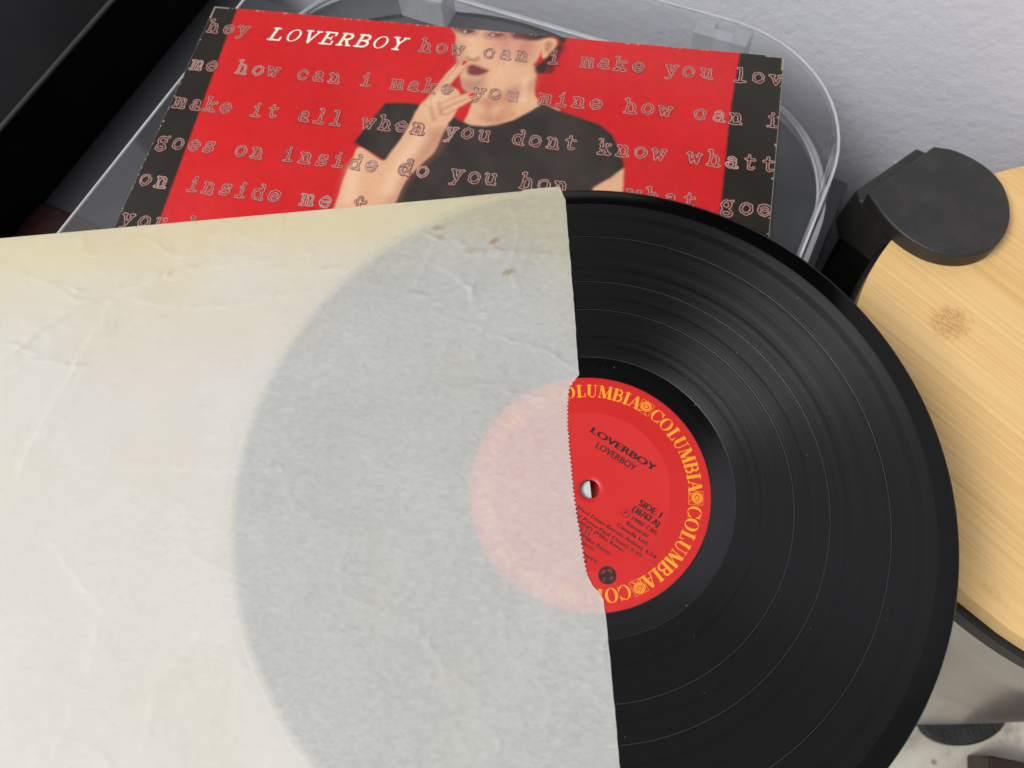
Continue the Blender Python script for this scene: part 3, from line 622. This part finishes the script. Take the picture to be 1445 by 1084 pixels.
# ------------------------------------------------------------------ record
rc = thing('vinyl_record', 'black vinyl record with red label half pulled out of its paper sleeve', 'record', REC, rot=RQ)
RR = 143.6; HR = 3.75
BANDS = [(48.6, 57.8, 'run_out', M_DEAD), (58.0, 67.8, 'groove_band', M_BAND), (68.0, 80.4, 'groove_band', M_BAND), (81.3, 94.2, 'groove_band', M_BAND), (95.1, 117.4, 'groove_band', M_BAND), (118.4, 135.5, 'groove_band', M_BAND)]
link('disc', lathe('t', [(HR, -1.7), (HR, -.12), (48.6, -.12), (57.9, -.14), (136., -.14), (137, -.06), (142.2, -.02), (142.9, -.12), (143.4, -.5), (143.6, -.85), (143.3, -1.3), (142.4, -1.65), (130, -1.7)], 320, True), M_GAP, rc, True)
for a, b, nm, mt in BANDS:
    link(nm, lathe('t', [(a, -.1), (a+.15, -.05), (b-.15, -.05), (b, -.1)], 320), mt, rc)
for a, b in ((58.0, 58.15), (80.4, 81.3), (94.2, 95.1), (117.4, 118.4)):
    link('lead_groove', lathe('t', [((a+b)/2-.11, -.11), ((a+b)/2-.03, -.06), ((a+b)/2+.03, -.06), ((a+b)/2+.11, -.11)], 320), M_GAPL, rc)
lb = link('label', lathe('t', [(HR, -.3), (HR+.25, .05), (6, .07), (9, .04), (32.2, .04), (32.6, .13), (33.0, .04), (47.6, .04), (48.2, .0), (48.4, -.1)], 160), M_RED, rc, True)
LA = -23.26; ca_, sa_ = math.cos(math.radians(LA)), math.sin(math.radians(LA))
LZ = .11
def put(Fl, text, x, y, w, h, al='l', bold=0.):
    V_, F_, W_ = sans(text, 10); sx = w/W_; cap = 7.0; sy = h*1.12/cap; bold = bold*1.1+.02
    for dx, dz in ([(0, 0)] if not bold else [(-bold, 0), (bold, .004), (0, .008)]):
        Fl.add((V_, F_), lambda u, v: ((x+u*sx+dx)*ca_-(y+v*sy)*sa_, (x+u*sx+dx)*sa_+(y+v*sy)*ca_, LZ+dz))
blk_ = Flat()
put(blk_, 'LOVERBOY', -12.9, 20.6, 30.6, 2.5, bold=.22)
put(blk_, 'LOVERBOY', -7.6, 16.2, 18.6, 2.5, bold=.06)
put(blk_, 'SIDE 1', 19.4, 5.3, 9.9, 2.4, bold=.14); put(blk_, '(36762 A)', 18.5, 1.9, 12.0, 2.3, bold=.14)
put(blk_, '1980 CBS', 19.8, -1.3, 11.8, 1.5, bold=.05); put(blk_, 'Records', 19.3, -4.1, 9.8, 1.5, bold=.05); put(blk_, 'Canada Ltd.', 16.6, -6.7, 14.4, 1.5, bold=.05)
put(blk_, 'P', 16.5, -1.0, 1.2, 1.5, bold=.04)
put(blk_, '(Paul Dean-Bernie Aubin) 4:24', -.4, -9.4, 36.4, 1.3, bold=.04)
put(blk_, 'ke Reno-Paul Dean) 5:35', .6, -12.0, 30.4, 1.3, bold=.04)
put(blk_, 'MIND (Mike Reno-', 2.7, -14.1, 22.0, 1.3, bold=.04)
put(blk_, '3:31', 4.8, -16.1, 4.8, 1.3, bold=.04)
put(blk_, '(Mike Reno-', 6.7, -18.0, 14.4, 1.3, bold=.04)
put(blk_, 'nson-', 8.3, -20.1, 6.6, 1.3, bold=.04)
put(blk_, 'bairn', 11.8, -23.6, 6.0, 1.3, bold=.04); put(blk_, 'k', 13.6, -25.7, 1.2, 1.3, bold=.04)
for an in range(0, 360, 20):
    a0, a1 = math.radians(an), math.radians(an+20); q = len(blk_.V); cx0, cy0 = 17.2, -.3
    for aa, rr in ((a0, 1.75), (a1, 1.75), (a1, 1.55), (a0, 1.55)):
        x, y = cx0+rr*math.cos(aa), cy0+rr*math.sin(aa); blk_.V.append((x*ca_-y*sa_, x*sa_+y*ca_, LZ))
    blk_.F.append((q, q+1, q+2, q+3))
link('label_text', mesh('t', blk_.V, blk_.F), M_INK, lb)
# circled M A P L mark
mp = onrec(857, 812); q = Flat(); q.V = [(mp[0]+3.5*math.cos(2*PI*i/40), mp[1]+3.5*math.sin(2*PI*i/40), LZ+.01) for i in range(40)]; q.F = [tuple(range(40))]
mk = link('mapl_mark', mesh('t', q.V, q.F), M_INK, lb)
q = Flat()
for ch, dx, dy in (('M', 0, 1.9), ('A', 1.9, 0), ('L', 0, -1.9), ('P', -1.9, 0)):
    V_, F_, W_ = sans(ch, 10); 
    q.add((V_, F_), lambda u, v: (mp[0]+(dx+(u-W_/2)*.21)*ca_-(dy+(v-3.5)*.21)*sa_, mp[1]+(dx+(u-W_/2)*.21)*sa_+(dy+(v-3.5)*.21)*ca_, LZ+.04+.0001*u))
link('mark_letters', mesh('t', q.V, q.F), M_RED, mk)
q = Flat(); hgt = 5.3; rb = 39.7
for rep in range(6):
    la = 5.5+60*rep
    # letters run clockwise after each emblem
    word = 'COLUMBIA'; ws = [DID[c_][1] for c_ in word]; tot = sum(ws); span = 52.4; a = la-4.5
    for ch, wd in zip(word, ws):
        wa = span*wd/tot; ac = math.radians(a-wa/2); a -= wa; fac = math.radians(wa)*(rb+hgt/2)/wd
        q.add(glyph_mesh('did', ch), lambda x, y: ((rb+y*hgt)*math.cos(ac)+x*fac*.98*math.sin(ac), (rb+y*hgt)*math.sin(ac)-x*fac*math.cos(ac), LZ))
    # emblem: square with a disc on a bent stand
    ac = math.radians(la)
    lg = Flat()
    def E(u, v, z=LZ): return ((rb+hgt/2+v)*math.cos(ac)+u*math.sin(ac), (rb+hgt/2+v)*math.sin(ac)-u*math.cos(ac), z)
    def ln(pts, wd, z=LZ):
        for (x0_, y0_), (x1_, y1_) in zip(pts[:-1], pts[1:]):
            dx, dy = x1_-x0_, y1_-y0_; L_ = math.hypot(dx, dy); nx_, ny_ = -dy/L_*wd/2, dx/L_*wd/2; k_ = len(lg.V)
            lg.V += [E(x0_+nx_, y0_+ny_, z), E(x0_-nx_, y0_-ny_, z), E(x1_-nx_, y1_-ny_, z), E(x1_+nx_, y1_+ny_, z)]; lg.F.append((k_, k_+1, k_+2, k_+3))
    ln([(-2.8, -2.8), (2.8, -2.8)], .16); ln([(-2.8, 2.8), (2.8, 2.8)], .16); ln([(-2.8, -2.7), (-2.8, 2.7)], .16); ln([(2.8, -2.7), (2.8, 2.7)], .16)
    for rr_, wd in ((2.1, .42), (1.45, .5), (.5, .7)):
        pp = [(rr_*1.05*math.cos(2*PI*i/20), .55+rr_*.9*math.sin(2*PI*i/20)) for i in range(21)]; ln(pp, wd, LZ+.005)
    ln([(-1.7, -.9), (-1.5, -2.5), (-.2, -1.5)], .26, LZ+.01); ln([(.4, -1.3), (1.8, -2.6)], .26, LZ+.012)
    lg.obj('ring_emblem', M_ORANGE, lb)
q.obj('ring_lettering', M_ORANGE, lb)
sp_ = onrec(858, 856)
# dust specks and lint
V = []; Fc = []
def speck(x, y, z, r):
    k = len(V); a0 = random.random()*6; el = random.uniform(.5, 1.8)
    V.extend([(x+r*el*math.cos(a0)*c_-r*math.sin(a0)*s_, y+r*el*math.sin(a0)*c_+r*math.cos(a0)*s_, z+h_) for c_, s_, h_ in ((1, 0, 0), (0, 1, 0), (-1, 0, 0), (0, -1, 0), (0, 0, r*.8))])
    Fc.extend([(k, k+1, k+4), (k+1, k+2, k+4), (k+2, k+3, k+4), (k+3, k, k+4)])
for i in range(170):
    a = random.uniform(-PI, PI); r = random.uniform(50, 140); speck(r*math.cos(a), r*math.sin(a), -.04, random.choice([.05, .06, .08, .1, .15]))
link('dust_specks', mesh('t', V, Fc), M_DUST, rc, kind='stuff')

# ------------------------------------------------------------------ paper sleeve
sl = thing('paper_sleeve', 'aged white translucent paper inner sleeve covering the left half of the record', 'record sleeve', REC, rot=RQ)
C0 = onrec(790, 262, 1.)[:2]; e1 = onrec(160, 318, 1.)[:2]-C0; ex = -e1/np.linalg.norm(e1); ey = np.array([ex[1], -ex[0]])   # ey points towards the viewer
def SL(p): d = np.asarray(p[:2])-C0; return np.array([d @ ex, d @ ey])
bd = [(779, 262.5), (790, 262.5), (798, 282), (803, 345), (810, 430), (817, 528), (811, 536), (803, 547), (801, 570), (801, 600), (804, 640), (810, 700), (815, 735), (820, 762), (824, 790), (828, 810), (836, 826), (845, 835), (852, 846), (856, 880), (864, 960), (875, 1084)]
B2 = np.array([SL(onrec(x, y, 1.)) for x, y in bd]); B2[0][1] = B2[0][1]
vmax = 312.; slope = (B2[-1][0]-B2[-2][0])/(B2[-1][1]-B2[-2][1])
vb = np.append(B2[1:, 1], vmax); ub = np.append(B2[1:, 0], B2[-1][0]+slope*(vmax-B2[-1][1]))
vn0, vn1 = SL(onrec(811, 536, 1.))[1], SL(onrec(828, 810, 1.))[1]
vs = np.unique(np.concatenate([np.linspace(0, vmax, 430), np.arange(vn0, vn1, .35), vb]))
us = np.concatenate([np.linspace(-305, -250, 20)[:-1], np.linspace(-250, 0, 330)])/1.
def make_sheet(vs, uright, front=True, serr=True):
    ur = np.interp(vs, vb, ub)
    if not front: ur = uright(vs)
    if serr:
        ph = (vs-vn0)/1.75; tooth = np.abs((ph % 1)-.5)*2; m = (vs > vn0) & (vs < vn1); ur = ur+np.where(m, (tooth-.5)*.85, 0)
        ur += .12*vnoise(vs, vs*0, 2.5, 5)
    U = us[:, None]; t = (U+305)/305; Ug = -305+t*(ur[None, :]+305); Vg = np.repeat(vs[None, :], len(us), 0)
    return Ug, Vg
def loc(Ug, Vg): return C0[0]+Ug*ex[0]+Vg*ey[0], C0[1]+Ug*ex[1]+Vg*ey[1]
Ug, Vg = make_sheet(vs, None)
Lx, Ly = loc(Ug, Vg); rr = np.hypot(Lx, Ly)
S = 1/(1+np.exp((rr-150)/6.5))
Z = -.9+S*1.65
# straight factory edges: the sheet dips to meet the back sheet at the far fold
Z -= .9*np.exp(-Vg/2.5)
def crease(pts, h, w, asym=0.):
    global Z
    P = np.array([onrec(x, y, 1.)[:2] for x, y in pts]); best = np.full(Lx.shape, 1e9); sg = np.zeros(Lx.shape); tt_ = np.zeros(Lx.shape)
    Wx = Lx+vnoise(Lx, Ly, 9, 21)*1.2; Wy = Ly+vnoise(Lx, Ly, 9, 22)*1.2
    for i, (a, b) in enumerate(zip(P[:-1], P[1:])):
        d = b-a; L = d @ d; t = np.clip(((Wx-a[0])*d[0]+(Wy-a[1])*d[1])/L, 0, 1); qx = Wx-a[0]-t*d[0]; qy = Wy-a[1]-t*d[1]; D = np.hypot(qx, qy)
        m = D < best; best = np.where(m, D, best); sg = np.where(m, np.sign(d[0]*qy-d[1]*qx), sg); tt_ = np.where(m, (i+t)/(len(P)-1), tt_)
    fade = np.clip(np.minimum(tt_, 1-tt_)*6, 0, 1)**.7
    fade = fade*(.55+.75*vnoise(Lx, Ly, 5, 77)**2+.3*vnoise(Lx, Ly, 9, 78)); w = w*.85; Z = Z+1.9*h*fade*(np.exp(-best/w)+asym*sg*np.exp(-(best/(w*4))**2)*(1-np.exp(-best/w)))
crease([(655, 357), (700, 353), (750, 360), (800, 362)], .7, 2.2)
crease([(590, 325), (622, 340), (640, 336), (668, 352)], .5, 1.)
crease([(602, 368), (640, 388), (662, 405), (668, 430)], .45, 1.1, .4)
crease([(0, 512), (50, 470), (92, 440), (160, 412), (250, 384), (330, 365)], .7, 1.4, .5)
crease([(160, 418), (120, 490), (60, 590), (8, 690)], .3, 2.2, .8)
crease([(170, 416), (230, 430), (330, 430), (440, 404)], .3, 1.4, .4)
crease([(330, 366), (400, 360), (450, 354)], .3, 1.2, .3)
crease([(540, 428), (580, 414), (604, 416), (640, 396)], .5, 1.)
crease([(100, 656), (220, 660), (330, 662), (430, 660)], .14, 1.8, .8)
crease([(620, 548), (700, 552), (770, 560), (812, 552)], .3, 1.6)
crease([(0, 535), (40, 505), (80, 508), (130, 520)], .5, 1.2)
crease([(60, 500), (10, 480)], .4, 1.); crease([(700, 470), (760, 490), (815, 520)], .3, 1.2); crease([(430, 380), (520, 372), (600, 366)], .3, 1.6, .3)
crease([(560, 860), (620, 930), (640, 1010)], .25, 2.4, .5); crease([(60, 760), (140, 860), (120, 960)], .35, 4, .5); crease([(300, 880), (220, 960), (200, 1070)], .25, 3, .5)
crease([(90, 402), (112, 406), (100, 416), (128, 424)], .5, .8)
crease([(690, 490), (720, 560), (760, 640)], .15, 2.5)
Z += .22*vnoise(Lx, Ly, 38, 31)+.10*vnoise(Lx, Ly, 14, 32)+.022*vnoise(Lx, Ly, 4, 33)
msk = np.clip(.35+.9*vnoise(Lx, Ly, 45, 90)+.5*np.exp(-Vg/60), 0, 1)
for sc_, am, sd_ in ((34, .36, 91), (19, .17, 93), (10, .04, 95)):
    wx = Lx+vnoise(Lx, Ly, sc_*.6, sd_+20)*sc_*.25; wy = Ly+vnoise(Lx, Ly, sc_*.6, sd_+21)*sc_*.25
    r_ = 1-np.abs(vnoise(wx, wy*1.6, sc_, sd_)); Z += am*msk*(np.clip(r_, 0, 1)**9)-am*.5*msk*np.abs(vnoise(wx+31, wy*1.3, sc_*.8, sd_+1))**.8
for k in range(40):                              # short random wrinkles
    x, y = random.uniform(0, 800), random.uniform(300, 720); a = random.uniform(-.7, .5); l = random.uniform(20, 70)
    crease([(x, y), (x+l*.5*math.cos(a), y+l*.5*math.sin(a)+random.uniform(-6, 6)), (x+l*math.cos(a), y+l*math.sin(a))], random.uniform(-.12, .16), random.uniform(.7, 1.4), .3)
Z = np.where(rr < 146, np.maximum(Z, .3), np.maximum(Z, -1.35))
V = np.stack([Lx.ravel(), Ly.ravel(), Z.ravel()], 1)
ni, nj = Lx.shape; ii = np.arange(ni*nj).reshape(ni, nj)
Fq = np.stack([ii[:-1, :-1].ravel(), ii[:-1, 1:].ravel(), ii[1:, 1:].ravel(), ii[1:, :-1].ravel()], 1)
fm = npmesh('t', V, Fq)
age = np.clip(1.5*np.exp(-Vg/(17+11*vnoise(Ug, Vg, 60, 41)+.04*np.clip(-Ug, 0, 300)))+.75*np.exp(-(ub.max()*0+np.interp(Vg, vb, ub)-Ug)/26)*np.clip(1-Vg/150, 0, 1)+.18*vnoise(Ug, Vg, 30, 42), 0, 1)
at1 = fm.attributes.new('ageing', 'FLOAT', 'POINT'); at1.data.foreach_set('value', age.ravel().astype(np.float32))
stn = np.zeros(Lx.shape)
for x, y, r, s_, k in ((616, 321, 1.3, .55, 1), (697, 340, 1.1, .75, 2), (718, 383, 1.2, .7, 3), (620, 334, 1.0, .3, 4), (744, 370, 2.2, .16, 5), (665, 352, 1.6, .3, 6)):
    p = onrec(x, y, 1.); th = random.uniform(0, 3); dx, dy = Lx-p[0], Ly-p[1]; a_ = dx*math.cos(th)+dy*math.sin(th); b_ = -dx*math.sin(th)+dy*math.cos(th)
    stn = np.maximum(stn, s_*np.clip(1.6-np.hypot(a_/(r*1.9), b_/r)+.5*vnoise(Lx, Ly, .8, 60+k), 0, 1))
at2 = fm.attributes.new('stain', 'FLOAT', 'POINT'); at2.data.foreach_set('value', stn.ravel().astype(np.float32))
link('front_sheet', fm, M_PAPER, sl, True)
us_b = us; vs2 = np.linspace(0, vmax, 60); us = np.linspace(-305, 0, 60)
hb_ = SL(onrec(833.5, 691, -2.))[0]
Ug, Vg = make_sheet(vs2, lambda v: np.interp(v, [0, vmax], [SL(onrec(788, 262, 1.))[0]-2, SL(onrec(870, 1084, 1.))[0]])+0*v+(hb_-np.interp(SL(onrec(833.5, 691, -2.))[1], [0, vmax], [SL(onrec(788, 262, 1.))[0]-2, SL(onrec(870, 1084, 1.))[0]]))*np.exp(-((v-SL(onrec(833.5, 691, -2.))[1])/60)**2), False, False)
Lx, Ly = loc(Ug, Vg); V = np.stack([Lx.ravel(), Ly.ravel(), np.full(Lx.size, -2.2)], 1)
ni, nj = Lx.shape; ii = np.arange(ni*nj).reshape(ni, nj); Fq = np.stack([ii[:-1, :-1].ravel(), ii[:-1, 1:].ravel(), ii[1:, 1:].ravel(), ii[1:, :-1].ravel()], 1)
bm_ = npmesh('t', V, Fq); at1 = bm_.attributes.new('ageing', 'FLOAT', 'POINT'); bm_.attributes.new('stain', 'FLOAT', 'POINT')
link('back_sheet', bm_, M_PAPERB, sl, True)
